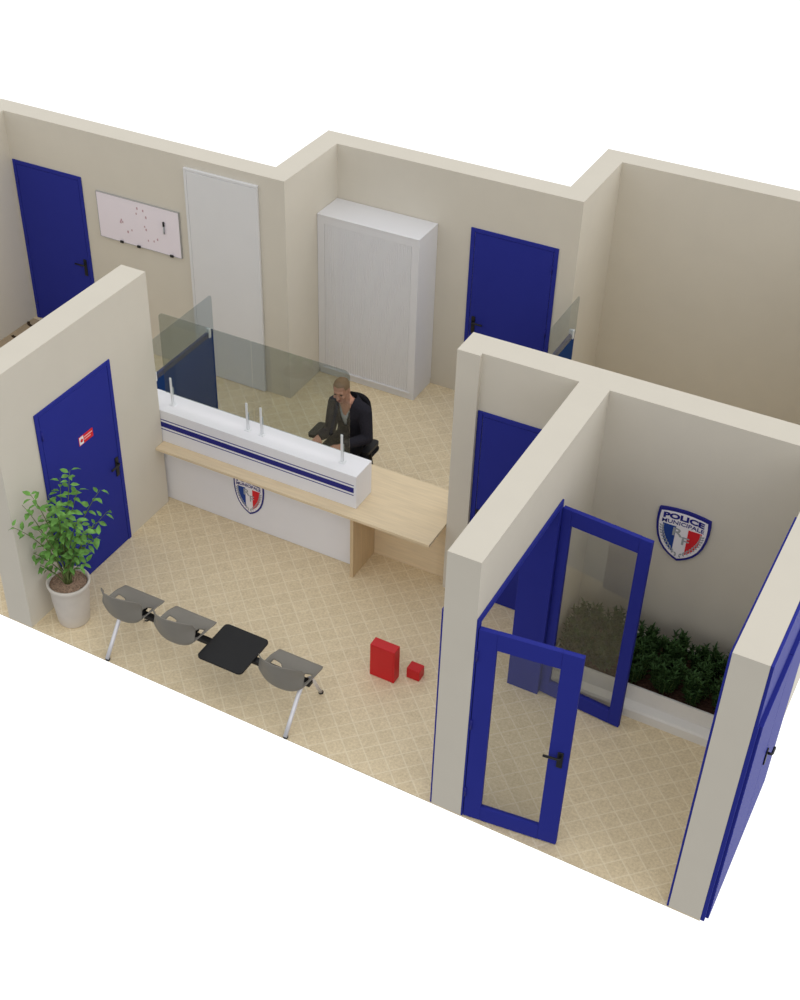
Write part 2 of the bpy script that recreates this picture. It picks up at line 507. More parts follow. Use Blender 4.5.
bm = new(); box(bm, cx0 - .002, cx1 + .002, cy0 - .004, cy1, ch - .02, ch, .006, 2); obj('cabinet_top', bm, 'metal_white', root)
bm = new(); box(bm, cx0 + .006, cx1 - .006, cy0 + .012, cy1, 0, .07, .003, 1); obj('plinth', bm, 'metal_white', root)
bm = new(); box(bm, cx0 + .05, cx1 - .05, cy0 - .012, cy0, .082, .104, .004, 2); obj('bottom_rail', bm, 'metal_white', root)
for a, b in ((cx0 + .085, cx1 - .085),):
    n = 46; pts = []
    for k in range(n):
        x0 = a + (b - a) * k / n; x1 = a + (b - a) * (k + 1) / n; w = x1 - x0
        pts += [(x0 + .001, cy0 + .006), (x0 + .004, cy0 + .001), (x1 - .007, cy0 + .001), (x1 - .004, cy0 + .006)]
    pts += [(b, cy0 + .016), (a, cy0 + .016)]
    bm = new(); prism(bm, pts, 'z', .11, ch - .1)
    obj('tambour_shutter', bm, 'metal_white', root)

# ------------------------------------------------------------------ shields
SHIELD = [(-.5, .455), (-.36, .482), (-.18, .502), (0, .51), (.18, .502), (.36, .482), (.5, .455)]
_right = [(.515, .33), (.515, .18), (.495, .03), (.455, -.11), (.39, -.24), (.30, -.345), (.19, -.43), (.08, -.485), (0, -.515)]
SHIELD = SHIELD + _right + [(-x, y) for x, y in _right[-2::-1]]
def clip_x(poly, x0, x1):
    def cl(p, f, inter):
        out = []
        for i in range(len(p)):
            a, b = p[i], p[(i + 1) % len(p)]
            if f(a): out.append(a)
            if f(a) != f(b): out.append(inter(a, b))
        return out
    def at(xx):
        return lambda a, b: (xx, a[1] + (b[1] - a[1]) * (xx - a[0]) / (b[0] - a[0]))
    p = cl(poly, lambda q: q[0] >= x0, at(x0))
    return cl(p, lambda q: q[0] <= x1, at(x1))
def clip_z(poly, z1):
    out = []
    for i in range(len(poly)):
        a, b = poly[i], poly[(i + 1) % len(poly)]
        if a[1] <= z1: out.append(a)
        if (a[1] <= z1) != (b[1] <= z1):
            t = (z1 - a[1]) / (b[1] - a[1]); out.append((a[0] + t * (b[0] - a[0]), z1))
    return out
def shield(parent, cx, cz, w, h, yw, th):
    S = lambda pts, k=1.0: [(cx + x * w * k, cz + z * h * k) for x, z in pts]
    y = yw - th
    bm = new(); prism(bm, S(SHIELD), 'y', y, yw - .0003); obj('shield_backing', bm, 'navy', parent)
    bm = new(); prism(bm, S(SHIELD, .90), 'y', y - .003, y); obj('shield_face', bm, 'pale', parent)
    inner = clip_z([(x * .74, z * .70 - .03) for x, z in SHIELD], .175)
    bm = new(); prism(bm, S(clip_x(inner, -.5, -.12)), 'y', y - .005, y - .003); obj('blue_band', bm, 'flagblue', parent)
    bm = new(); prism(bm, S(clip_x(inner, .12, .5)), 'y', y - .005, y - .003); obj('red_band', bm, 'redmark', parent)
    # laurel sprays either side
    for s in (-1, 1):
        bm = new()
        for k in range(11):
            t = k / 10
            x = s * (.385 - .36 * t ** 1.8); z = .10 - .47 * t
            for q in (-1, 1):
                a = math.atan2(.9 - 1.1 * t, s * (.25 + .6 * t)) + q * .75
                L = .07
                d = (math.cos(a), math.sin(a)); nrm = (-d[1], d[0])
                pts = [(x, z), (x + d[0] * L * .5 + nrm[0] * .018, z + d[1] * L * .5 + nrm[1] * .018), (x + d[0] * L, z + d[1] * L), (x + d[0] * L * .5 - nrm[0] * .018, z + d[1] * L * .5 - nrm[1] * .018)]
                prism(bm, S(pts), 'y', y - .0062 - .00005 * k, y - .005)
        obj('laurel_spray', bm, 'grey', parent)
    obj('lettering', text_bm('POLICE', cx - .40 * w, cx + .40 * w, cz + .285 * h, cz + .395 * h, y - .003, .0025, arch=.03 * h, bold=.045), 'navy', parent)
    obj('lettering', text_bm('MUNICIPALE', cx - .41 * w, cx + .41 * w, cz + .192 * h, cz + .265 * h, y - .003, .0025, arch=.024 * h, bold=.012), 'navy', parent)
    obj('monogram', text_bm('R', cx - .17 * w, cx + .03 * w, cz - .01 * h, cz + .15 * h, y - .005, .002, bold=.01), 'grey', parent)
    obj('monogram', text_bm('F', cx + .03 * w, cx + .17 * w, cz - .15 * h, cz + .01 * h, y - .005, .002, bold=.01), 'grey', parent)

root = empty('shield_sign', (5.03, T0, 1.19), 'police shield sign mounted on the cross wall above the planter', 'sign')
shield(root, 5.03, 1.446, .425, .50, T0, .022)

# ------------------------------------------------------------------ reception counter
FZ = .74
root = empty('reception_counter', (1.4, 2.35, 0), 'white and oak reception counter with raised striped front', 'counter')
bm = new(); prism(bm, [(.003, 1.985), (2.955, 1.985), (2.955, 2.79), (.003, 2.79)], 'z', FZ - .028, FZ)
obj('worktop', bm, 'oak', root)
bm = new(); box(bm, -.27, 2.145, 2.16, 2.182, .004, FZ - .0285, .001, 1)
fp = obj('front_panel', bm, 'white', root); fp['label'] = 'white front panel below the oak worktop'
bm = new(); box(bm, 2.1455, 2.178, 2.008, 2.43, 0, FZ - .0285, .001, 1)
obj('side_panel', bm, 'oak_v', root)
bm = new(); box(bm, 2.1785, 2.953, 2.43, 2.452, 0, FZ - .0285, .001, 1)
obj('modesty_panel', bm, 'oak', root)
bm = new(); box(bm, -.275, 2.148, 2.115, 2.405, FZ + .001, 1.105, .004, 2)
rb = obj('raised_front', bm, 'white', root); rb['label'] = 'white raised front with blue stripes'
for a, b in ((.915, .972), (.994, 1.003), (.884, .893)):
    bm = new(); box(bm, -.275, 2.122, 2.1135, 2.115, a, b); bm2 = bm
    obj('stripe', bm2, 'navy', rb)
em = obj('emblem_plate', (lambda b: (prism(b, [(.95 + x * .31, .41 + z * .42) for x, z in SHIELD], 'y', 2.157, 2.1597), b)[1])(new()), 'navy', root)
em['label'] = 'police shield emblem half hidden under the worktop'
shield(em, .95, .412, .335, .454, 2.157, .004)

# clear screens on the raised front
def screen(x0, x1, rl, rr, label):
    r = empty('counter_screen', ((x0 + x1) / 2, 2.255, 1.105), label, 'screen', 'glass screens on the counter')
    z0, z1 = 1.225, 2.10; pts = [(x0, z0), (x1, z0)]
    rr_ = rr or .004; rl_ = rl or .004
    pts += [(x1 - rr_ + rr_ * math.cos(a), z1 - rr_ + rr_ * math.sin(a)) for a in [k * PI / 16 for k in range(9)]]
    pts += [(x0 + rl_ - rl_ * math.sin(a), z1 - rl_ + rl_ * math.cos(a)) for a in [k * PI / 16 for k in range(9)]]
    bm = new(); prism(bm, pts, 'y', 2.251, 2.257)
    obj('glass_pane', bm, 'gscreen', r)
    for px in (x0 + .075, x1 - .075):
        bm = new()
        box(bm, px - .011, px + .011, 2.238, 2.2505, 1.106, 1.415, .003, 1)
        box(bm, px - .011, px + .011, 2.2575, 2.270, 1.106, 1.30, .003, 1)
        box(bm, px - .03, px + .03, 2.225, 2.283, 1.1052, 1.112, .002, 1)
        obj('post', bm, 'steel', r)
screen(-.02, .985, .05, 0, 'smoked glass screen on the counter nearest the left wall')
screen(.99, 2.0, 0, .06, 'smoked glass screen on the counter in front of the seated person')

# ------------------------------------------------------------------ standing dividers
def divider(x, y0, y1, zb, zt, label, ends):
    r = empty('office_divider', (x, (y0 + y1) / 2, 0), label, 'divider', 'navy dividers with glass tops')
    bm = new(); box(bm, x - .016, x + .016, y0, y1, .03, zb, .004, 2); obj('divider_panel', bm, 'navyfelt', r)
    bm = new(); prism(bm, rrect(y0 + .01, y1, zb - .05, zt, .04), 'x', x + .0165, x + .0225); obj('glass_top', bm, 'gtop', r)
    for y in (y0 + .022, y1 - .07):
        bm = new(); box(bm, x - .022, x + .03, y - .016, y + .016, zb - .06, zb + .045, .004, 2); obj('clamp', bm, 'steel', r)
    for y in (y0 + .1, y1 - .1):
        bm = new(); box(bm, x - .14, x + .14, y - .03, y + .03, 0, .03, .004, 1); obj('foot', bm, 'alu', r)
    return r
divider(-.325, 2.45, 3.485, 1.19, 1.60, 'navy divider with glass top behind the counter left end', 1)
divider(2.945, 4.50, 5.28, 1.215, 1.63, 'navy divider with glass top beside the right back door', 1)

# ------------------------------------------------------------------ beam seating
root = empty('beam_seating', (1.75, .3, 0), 'row of three taupe shell seats with black table on one beam', 'bench')
bm = new(); box(bm, .80, 2.715, .315, .375, .335, .375, .006, 2); obj('beam', bm, 'black', root)
def shell(cx):
    nu, nt = 28, 40
    def P(s, t, off=0.0):
        # t 0 seat front edge .. 1 backrest top ; s -1..1
        prof = [(0, .495, .440), (.08, .475, .452), (.24, .375, .436), (.38, .28, .405), (.47, .21, .388), (.55, .15, .395), (.62, .115, .435), (.70, .095, .51), (.82, .065, .63), (1.0, .035, .775)]
        for (t0, y0, z0), (t1, y1, z1) in zip(prof, prof[1:]):
            if t <= t1 + 1e-9:
                k = (t - t0) / (t1 - t0); y = y0 + k * (y1 - y0); z = z0 + k * (z1 - z0); break
        hw = .212 + .016 * math.sin(PI * min(1, t / .6))
        bk = max(0, (t - .5) / .5)
        if bk > 0: hw = .215 + .005 * bk - .015 * bk * bk
        e = abs(s)
        wrap = .135 * e ** 2.2 * min(1, bk * 1.6)
        y += wrap
        z -= .10 * bk * e ** 2.5
        wz = max(0, min(1, (t - .10) / .35)) * (1 if t < .6 else max(0, (1 - t) / .4))
        z += .115 * wz * e ** 2.8
        return Vector((cx + s * hw, y, z))
    bm = new()
    g = [[bm.verts.new(P(-1 + 2 * i / nu, j / nt)) for i in range(nu + 1)] for j in range(nt + 1)]
    for j in range(nt):
        for i in range(nu):
            s = -1 + 2 * (i + .5) / nu; t = (j + .5) / nt
            hole = ((abs(s) - .62) / .20) ** 2 + ((t - .34) / .075) ** 2 < 1
            if hole: continue
            bm.faces.new((g[j][i], g[j][i + 1], g[j + 1][i + 1], g[j + 1][i]))
    loose = [v for v in bm.verts if not v.link_faces]
    bmesh.ops.delete(bm, geom=loose, context='VERTS')
    for _ in range(2): bmesh.ops.smooth_vert(bm, verts=bm.verts[:], factor=.5, use_axis_x=True, use_axis_y=True, use_axis_z=True)
    bmesh.ops.recalc_face_normals(bm, faces=bm.faces[:])
    bmesh.ops.solidify(bm, geom=bm.faces[:], thickness=.007)
    o = obj('seat_shell', bm, 'taupe', root, smooth=True)
    bm = new()
    box(bm, cx - .09, cx + .09, .30, .40, .3755, .392, .004, 1)
    box(bm, cx - .07, cx + .07, .335, .395, .392, .424, .004, 1)
    obj('seat_bracket', bm, 'black', o)
for cx in (.938, 1.482, 2.538): shell(cx)
bm = new(); prism(bm, rrect(1.736, 2.178, .11, .567, .04), 'z', .384, .402)
tb = obj('side_table', bm, 'black_top', root); tb['label'] = 'black square table top between the seats'
bm = new(); box(bm, 1.87, 2.04, .29, .40, .3755, .3838, .002, 1); obj('table_bracket', bm, 'black', tb)
for lx in (.838, 2.662):
    bm = new()
    tube(bm, [(lx, .004, .014), (lx, .10, .14), (lx, .225, .305), (lx, .27, .345), (lx, .31, .352)], .019, 10)
    l1 = obj('leg', bm, 'chrome', root)
    bm = new()
    tube(bm, [(lx, .38, .352), (lx, .42, .335), (lx, .47, .25), (lx, .585, .014)], .0165, 10)
    l2 = obj('leg', bm, 'chrome', root)
    for l, y in ((l1, .012), (l2, .588)):
        bm = new(); lathe(bm, [(0, 0), (.022, 0), (.022, .014), (0, .016)], (lx, y), 14); obj('foot', bm, 'black', l)

# ------------------------------------------------------------------ red boxes
def red_box(x0, x1, y0, y1, h, label):
    r = empty('red_box', ((x0 + x1) / 2, (y0 + y1) / 2, 0), label, 'box', 'red boxes on the floor')
    bm = new(); box(bm, x0, x1, y0, y1, 0, h, .004, 2); obj('box_body', bm, 'red', r)
    bm = new(); box(bm, x0 + .012, x1 - .012, y0 - .0035, y0, .012, h - .012, .002, 1); obj('front_face', bm, 'red', r)
    return r
red_box(2.916, 3.153, .988, 1.088, .362, 'tall red box standing on the floor near the bench')
red_box(3.209, 3.332, 1.113, 1.212, .112, 'small red cube on the floor beside the tall red box')

# ------------------------------------------------------------------ potted tree
pc = (.252, .285)
root = empty('potted_tree', (pc[0], pc[1], 0), 'leafy green tree in a pale pot beside the left wall', 'plant')
bm = new(); lathe(bm, [(0, 0), (.135, 0), (.142, .01), (.158, .16), (.166, .25), (.170, .27), (.171, .36), (.182, .40), (.192, .43), (.196, .455), (.190, .465), (.176, .462), (.170, .44), (.168, .42), (0, .42)], pc, 44)
obj('pot', bm, 'pot', root)
bm = new()
lathe(bm, [(.1685, .4205), (.166, .432), (.1, .436), (0, .438)], pc, 36)
for _ in range(240):
    a, r = rnd.uniform(0, 2 * PI), .158 * math.sqrt(rnd.random())
    s = rnd.uniform(.007, .012)
    mt = Matrix.Translation((pc[0] + r * math.cos(a), pc[1] + r * math.sin(a), .437)) @ Matrix.Diagonal((s, s * .8, s * .6, 1))
    bmesh.ops.create_icosphere(bm, subdivisions=1, radius=1, matrix=mt)
obj('soil', bm, 'soil', root)
CLUMPS = [
    (0.296, 0.477, 1.570, 9),
    (0.193, 0.450, 1.465, 8),
    (0.368, 0.459, 1.397, 6),
    (0.432, 0.659, 1.287, 6),
    (0.438, 0.715, 1.018, 6),
    (0.459, 0.547, 1.022, 5),
    (0.594, 0.389, 1.033, 6),
    (0.460, 0.323, 0.721, 5),
    (0.194, 0.078, 1.546, 7),
    (0.041, -0.043, 1.217, 6),
    (0.071, 0.085, 1.377, 5),
    (0.042, 0.135, 0.798, 6),
    (0.045, 0.186, 0.623, 6),
    (0.108, 0.364, 1.307, 8),
    (0.095, 0.290, 1.079, 9),
    (0.376, 0.167, 1.440, 9),
    (0.396, 0.243, 1.288, 9),
    (0.454, 0.313, 1.207, 9),
    (0.479, 0.341, 1.087, 7),
    (0.133, 0.340, 0.891, 9),
    (0.233, 0.374, 0.793, 9),
    (0.196, 0.158, 0.903, 8),
    (0.383, 0.285, 0.808, 7),
    (0.228, 0.061, 1.186, 7),
]
def leaf(bm, p, d, L, wd, nrm):
    d = d.normalized(); s = d.cross(nrm)
    if s.length < 1e-3: s = d.cross(Vector((1, 0, 0)))
    s.normalize(); n = s.cross(d)
    pts = [p, p + d * L * .3 + s * wd * .5 + n * .008, p + d * L * .65 + s * wd * .42 + n * .006, p + d * L - n * .01, p + d * L * .65 - s * wd * .42 + n * .006, p + d * L * .3 - s * wd * .5 + n * .008]
    mid1 = p + d * L * .33; mid2 = p + d * L * .66
    v = [bm.verts.new(q) for q in pts]; m1 = bm.verts.new(mid1); m2 = bm.verts.new(mid2)
    for f in ((v[0], v[1], m1), (v[1], v[2], m2, m1), (v[2], v[3], m2), (v[0], m1, v[5]), (m1, m2, v[4], v[5]), (m2, v[3], v[4])):
        bm.faces.new(f).smooth = True
leaves = new()
rr = random.Random(21)
def clear(p):
    # keep twigs and leaves off the wall faces and edge
    if p.y > -.02 and p.x < .025: p.x = .025
    if -.02 < p.y < 0.03 and p.x < .03: p.x = .03
    return p
for (tx, ty, tz, nleaf) in CLUMPS:
    nleaf = int(nleaf * 1.9)
    tip = Vector((tx, ty, tz))
    a = rr.uniform(0, 2 * PI)
    b0 = Vector((pc[0] + .03 * math.cos(a), pc[1] + .03 * math.sin(a), .43))
    side = Vector((tip.x - b0.x, tip.y - b0.y, 0))
    c1 = b0 + Vector((0, 0, (tz - .43) * .45)) + side * .18
    c2 = b0 + Vector((0, 0, (tz - .43) * .8)) + side * .6
    pts = []
    for k in range(11):
        t = k / 10
        pts.append(clear(((1 - t) ** 3) * b0 + 3 * t * (1 - t) ** 2 * c1 + 3 * t * t * (1 - t) * c2 + t ** 3 * tip))
    bm = new(); tube(bm, pts, [.007 - .005 * k / 10 for k in range(11)], 6)
    obj('stem', bm, 'bark', root)
    for k in range(nleaf):
        t = 1 - .55 * (k / max(1, nleaf - 1)) ** 1.0
        f = t * 10; i = min(9, int(f)); p = pts[i].lerp(pts[i + 1], f - i)
        d = (pts[i + 1] - pts[i]).normalized()
        az = k * 2.4 + rr.uniform(-.4, .4)
        ox = d.orthogonal().normalized(); oy = d.cross(ox)
        dd = d * .35 + (ox * math.cos(az) + oy * math.sin(az)) + Vector((0, 0, -.25))
        L = rr.uniform(.065, .108)
        q = p + dd.normalized() * (L + .01)
        if q.x < .02 and q.y > -.03: dd.x = abs(dd.x) + .2
        leaf(leaves, p + dd.normalized() * .01, dd, L, L * rr.uniform(.38, .5), Vector((rr.uniform(-.5, .5), rr.uniform(-.7, .2), 1)))
obj('foliage', leaves, 'leaf', root)

# ------------------------------------------------------------------ planter and shrubs
px0, px1, py0, py1 = B1 + .02, C0 - .02, 1.70, T0 - .004
root = empty('long_planter', ((px0 + px1) / 2, (py0 + py1) / 2, 0), 'long low white planter trough under the shield', 'planter')
bm = new(); t = .02; zt = .285
box(bm, px0, px1, py0, py0 + t, 0, zt, .003, 1); box(bm, px0, px1, py1 - t, py1, 0, zt, .003, 1)
box(bm, px0, px0 + t, py0 + t, py1 - t, 0, zt, .003, 1); box(bm, px1 - t, px1, py0 + t, py1 - t, 0, zt, .003, 1)
box(bm, px0 + t, px1 - t, py0 + t, py1 - t, 0, .06)
obj('trough', bm, 'planter', root)
bm = new(); prism(bm, [(py0 - .0005, 0), (py0 - .085, 0), (py0 - .085, .085), (py0 - .07, .105), (py0 - .0005, .125)], 'x', px0, px1)
obj('base_ledge', bm, 'planter', root)
bm = new()
nx, ny = 70, 26; g = []
for j in range(ny + 1):
    g.append([bm.verts.new((px0 + t + .001 + (px1 - px0 - 2 * t - .002) * i / nx, py0 + t + .001 + (py1 - py0 - 2 * t - .002) * j / ny, .245 + .018 * rnd.random())) for i in range(nx + 1)])
for j in range(ny):
    for i in range(nx): bm.faces.new((g[j][i], g[j][i + 1], g[j + 1][i + 1], g[j + 1][i]))
for e in [f for f in []]: pass
r_ = bmesh.ops.extrude_face_region(bm, geom=bm.faces[:])
for v in [q for q in r_['geom'] if isinstance(q, bmesh.types.BMVert)]: v.co.z = .0605
obj('soil', bm, 'dirt', root)

def shrub_mesh(seed, h):
    r = random.Random(seed)
    fol, st = new(), new()
    for k in range(40):
        a = r.uniform(0, 2 * PI); lean = .145 * math.sqrt(r.random()); hh = h * r.uniform(.55, 1.0) * (1 - 1.6 * lean)
        p0 = Vector((.6 * lean * math.cos(a), .6 * lean * math.sin(a), 0)); p1 = Vector((lean * math.cos(a), lean * math.sin(a), hh))
        pts = [p0.lerp(p1, q / 4) + Vector((0, 0, .02 * math.sin(q / 4 * PI))) for q in range(5)]
        tube(st, pts, [.004 - .0006 * q for q in range(5)], 5)
        n = 26
        for q in range(n):
            t = .08 + .92 * q / (n - 1)
            f = t * 4; i = min(3, int(f)); p = pts[i].lerp(pts[i + 1], f - i)
            az = q * 2.4 + k
            d = Vector((math.cos(az), math.sin(az), .75 + .9 * t))
            leaf(fol, p, d, r.uniform(.04, .07), .017, Vector((0, 0, 1)))
    return fol, st
kinds = []
GS = 'shrubs in the white planter'
WHERE = ['in the planter front row', 'in the planter back row']
ORD = ['against the middle wall', 'second from the middle wall', 'third from the middle wall', 'third from the right wall', 'second from the right wall', 'against the right wall']
pos = []
ncol = 6
for row, y in enumerate((1.832, 2.085)):
    for i in range(ncol):
        x = px0 + .155 + (px1 - px0 - .31) * i / (ncol - 1)
        pos.append((x + rnd.uniform(-.004, .004), y + rnd.uniform(-.004, .004), row, i))
for q, (x, y, row, i) in enumerate(pos):
    lab = 'dark green shrub %s, %s' % (WHERE[row], ORD[i])
    if q < 4:
        h = (.36, .32, .38, .33)[q]
        r = empty('planter_shrub', (0, 0, 0), lab, 'shrub', GS)
        f, s = shrub_mesh(31 + q, h)
        obj('foliage', f, 'shrub', r); obj('stem', s, 'bark', r)
        kinds.append(r)
        r.location = (x, y, .252)
    else:
        r = dup(kinds[(q * 3 + row) % 4], (x, y, .252), lab)
    r.rotation_euler = (0, 0, q * 1.3)
    if row == 1: r.scale = (1, 1, 1.08)

# ------------------------------------------------------------------ rug at the far left
bm = new(); box(bm, -3.505, -2.6, 2.3, 4.22, .0005, .008, .002, 1)
for k in range(7):
    y = 4.16 - k * .30
    for q in range(2):
        x = -3.40 + q * .36
        a0 = (3.5, 4.1, 3.8)[k % 3]
        pts = [(x + .085 * math.cos(a0 + t * 2.7 / 8), y + .08 * math.sin(a0 + t * 2.7 / 8)) for t in range(9)]
        o_ = [(x + (.085 + .035) * math.cos(a0 + t * 2.7 / 8), y + (.08 + .035) * math.sin(a0 + t * 2.7 / 8)) for t in range(9)]
        prism(bm, pts + o_[::-1], 'z', .0081, .012, mi=1)
tag(obj('patterned_rug', bm, ['rug', 'rugdark']), 'brown rug with dark curls at the far left edge', 'rug')

# ------------------------------------------------------------------ office chair
pcx = 1.455
root = empty('office_chair', (pcx, 3.22, 0), 'black office chair under the seated person', 'chair')
bm = new(); box(bm, pcx - .24, pcx + .24, 2.98, 3.43, .405, .475, .03, 3); obj('seat', bm, 'fabric', root, smooth=True)
bm = new()
nb, mb = 12, 12; gf = []
def backp(i, j, off):
    s = -1 + 2 * i / nb; t = j / mb
    hw = .185 * (1 - .12 * t - .25 * max(0, t - .8) * 2)
    return Vector((pcx - .03 + s * hw, 3.42 + .04 * t + off - .045 * s * s, .52 + .46 * t - .03 * abs(s) ** 3 * t))
fa = [[bm.verts.new(backp(i, j, -.025)) for i in range(nb + 1)] for j in range(mb + 1)]
fb = [[bm.verts.new(backp(i, j, .025)) for i in range(nb + 1)] for j in range(mb + 1)]
for j in range(mb):
    for i in range(nb):
        bm.faces.new((fa[j][i], fa[j][i + 1], fa[j + 1][i + 1], fa[j + 1][i])); bm.faces.new((fb[j][i], fb[j + 1][i], fb[j + 1][i + 1], fb[j][i + 1]))
for j in range(mb):
    bm.faces.new((fa[j][0], fa[j + 1][0], fb[j + 1][0], fb[j][0])); bm.faces.new((fa[j][nb], fb[j][nb], fb[j + 1][nb], fa[j + 1][nb]))
for i in range(nb):
    bm.faces.new((fa[0][i], fb[0][i], fb[0][i + 1], fa[0][i + 1])); bm.faces.new((fa[mb][i], fa[mb][i + 1], fb[mb][i + 1], fb[mb][i]))
obj('backrest', bm, 'fabric', root, smooth=True)
bm = new(); box(bm, pcx - .03, pcx + .03, 3.455, 3.475, .39, .56, .006, 1); box(bm, pcx - .03, pcx + .03, 3.25, 3.475, .385, .404, .004, 1); obj('back_bracket', bm, 'black', root)
for s in (-1, 1):
    bm = new(); prism(bm, [(pcx + s * .30 + x, y) for x, y in rrect(-.042, .042, 2.975, 3.225, .035)], 'z', .655, .688)
    ap = obj('armrest', bm, 'black', root)
    bm = new(); tube(bm, [(pcx + s * .235, 3.16, .42), (pcx + s * .295, 3.15, .44), (pcx + s * .30, 3.12, .52), (pcx + s * .30, 3.10, .656)], .016, 8)
    obj('armrest_post', bm, 'black', ap)
bm = new(); tube(bm, [(pcx, 3.22, .09), (pcx, 3.22, .40)], .028, 14); obj('gas_column', bm, 'black', root)
bm = new()
for k in range(5):
    a = PI / 2 + k * 2 * PI / 5
    tube(bm, [(pcx + .02 * math.cos(a), 3.22 + .02 * math.sin(a), .105), (pcx + .29 * math.cos(a), 3.22 + .29 * math.sin(a), .075)], [.024, .016], 8)
obj('star_base', bm, 'black', root)
for k in range(5):
    a = PI / 2 + k * 2 * PI / 5; c = Vector((pcx + .29 * math.cos(a), 3.22 + .29 * math.sin(a), .03)); t_ = Vector((-math.sin(a), math.cos(a), 0)) * .022
    bm = new(); tube(bm, [c - t_, c + t_], .029, 12); obj('castor', bm, 'black', root)

# ------------------------------------------------------------------ seated person
def ball(bm, c, r, rot=None):
    r = r if isinstance(r, (tuple, list)) else (r, r, r)
    m = Matrix.Translation(c) @ (rot or Matrix()) @ Matrix.Diagonal((r[0], r[1], r[2], 1))
    bmesh.ops.create_icosphere(bm, subdivisions=3, radius=1, matrix=m)
def hull(bm, items):
    """solid limb: convex hull around balls ((x,y,z), radius)"""
    t = new()
    for c, r in items: 
        rr_ = r if isinstance(r, (tuple, list)) else (r, r, r)
        bmesh.ops.create_icosphere(t, subdivisions=2, radius=1, matrix=Matrix.Translation(c) @ Matrix.Diagonal((rr_[0], rr_[1], rr_[2], 1)))
    res = bmesh.ops.convex_hull(t, input=t.verts[:])
    bmesh.ops.delete(t, geom=list(set(g for g in res['geom_interior'] if isinstance(g, bmesh.types.BMVert))), context='VERTS')
    me = bpy.data.meshes.new('limb'); t.to_mesh(me); t.free(); bm.from_mesh(me); bpy.data.meshes.remove(me)
def chain(bm, pts):
    for a, b in zip(pts, pts[1:]): hull(bm, [a, b])
def fuse(bm, voxel, smooth=3):
    """one continuous surface out of overlapping volumes"""
    me = bpy.data.meshes.new('fuse'); bm.to_mesh(me); bm.free()
    o = bpy.data.objects.new('fuse', me); C.objects.link(o)
    m = o.modifiers.new('r', 'REMESH'); m.mode = 'VOXEL'; m.voxel_size = voxel
    s = o.modifiers.new('s', 'SMOOTH'); s.iterations = smooth; s.factor = .5
    dg = bpy.context.evaluated_depsgraph_get()
    res = bpy.data.meshes.new_from_object(o.evaluated_get(dg))
    bpy.data.objects.remove(o)
    out = new(); out.from_mesh(res); bpy.data.meshes.remove(res)
    return out

tcx = pcx + .045                                         # torso centre; the head leans to its right
hz = Vector((pcx, 3.06, 1.275))                  # head centre
HR = Matrix.Rotation(.16, 4, 'Z') @ Matrix.Rotation(.20, 4, 'X')    # turned slightly, chin lowered
def hp(x, y, z): return hz + HR.to_3x3() @ Vector((x, y, z))
SH = {s: Vector((tcx + s * .165, 3.15, 1.035)) for s in (-1, 1)}
EL = {-1: Vector((1.365, 2.99, .80)), 1: Vector((1.735, 3.08, .785))}
WR = {-1: Vector((1.318, 2.855, .795)), 1: Vector((pcx + .13, 2.84, .795))}
HD = {-1: Vector((.10, -1, -.12)).normalized(), 1: Vector((-.45, -1, -.12)).normalized()}
HIP = {s: Vector((pcx + s * .095, 3.24, .565)) for s in (-1, 1)}
KN = {s: Vector((pcx + s * .12, 2.83, .585)) for s in (-1, 1)}
AN = {s: Vector((pcx + s * .12, 2.80, .10)) for s in (-1, 1)}

def torso(bm, g):
    hull(bm, [((tcx, 3.255, .60), (.165 + g, .115 + g, .10 + g)), ((tcx, 3.235, .78), (.15 + g, .11 + g, .10 + g))])
    hull(bm, [((tcx, 3.235, .78), (.15 + g, .11 + g, .10 + g)), ((tcx, 3.185, .97), (.165 + g, .115 + g, .10 + g))])
    hull(bm, [((tcx, 3.185, .97), (.165 + g, .115 + g, .10 + g)), ((tcx - .145, 3.155, 1.04), .052 + g), ((tcx + .145, 3.155, 1.04), .052 + g), ((tcx, 3.14, 1.095), .06 + g)])
def arm(bm, s, g, to=1.0):
    e = EL[s].lerp(WR[s], to)
    chain(bm, [(SH[s], .056 + g), (SH[s].lerp(EL[s], .5), .049 + g), (EL[s], .040 + g)])
    chain(bm, [(EL[s], .040 + g), (EL[s].lerp(WR[s], .35), .040 + g), (e, .040 + g + (.027 - .040) * to)])
def legs(bm, g):
    for s in (-1, 1):
        chain(bm, [(HIP[s], .088 + g), (HIP[s].lerp(KN[s], .5), .074 + g), (KN[s], .055 + g)])
        chain(bm, [(KN[s], .055 + g), (KN[s].lerp(AN[s], .35), .055 + g), (AN[s] + Vector((0, 0, .04)), .036 + g)])
def hand(bm, s):
    d = HD[s]; up = Vector((0, 0, 1)); side = d.cross(up).normalized(); up = side.cross(d).normalized()
    w0 = WR[s]
    pc_ = w0 + d * .05
    hull(bm, [(w0, .024), (w0 + d * .045 + side * .026, .014), (w0 + d * .045 - side * .026, .014), (w0 + d * .088 + side * .03, .011), (w0 + d * .088 - side * .03, .011)])
    thumb_side = side * (1 if s < 0 else -1)        # thumbs point towards each other
    if (thumb_side.x > 0) != (s < 0): thumb_side = -thumb_side
    for k, (off, L) in enumerate(((.029, .066), (.010, .077), (-.009, .072), (-.028, .055))):
        b = w0 + d * .088 + thumb_side * off
        m = b + d * L * .5 + up * .006; e = b + d * L * .95 - up * .016
        chain(bm, [(b, .0095), (m, .0088), (e, .0075)])
    b = w0 + d * .03 + thumb_side * .03
    chain(bm, [(b, .012), (b + d * .028 + thumb_side * .024, .0105), (b + d * .058 + thumb_side * .034 - up * .006, .0085)])

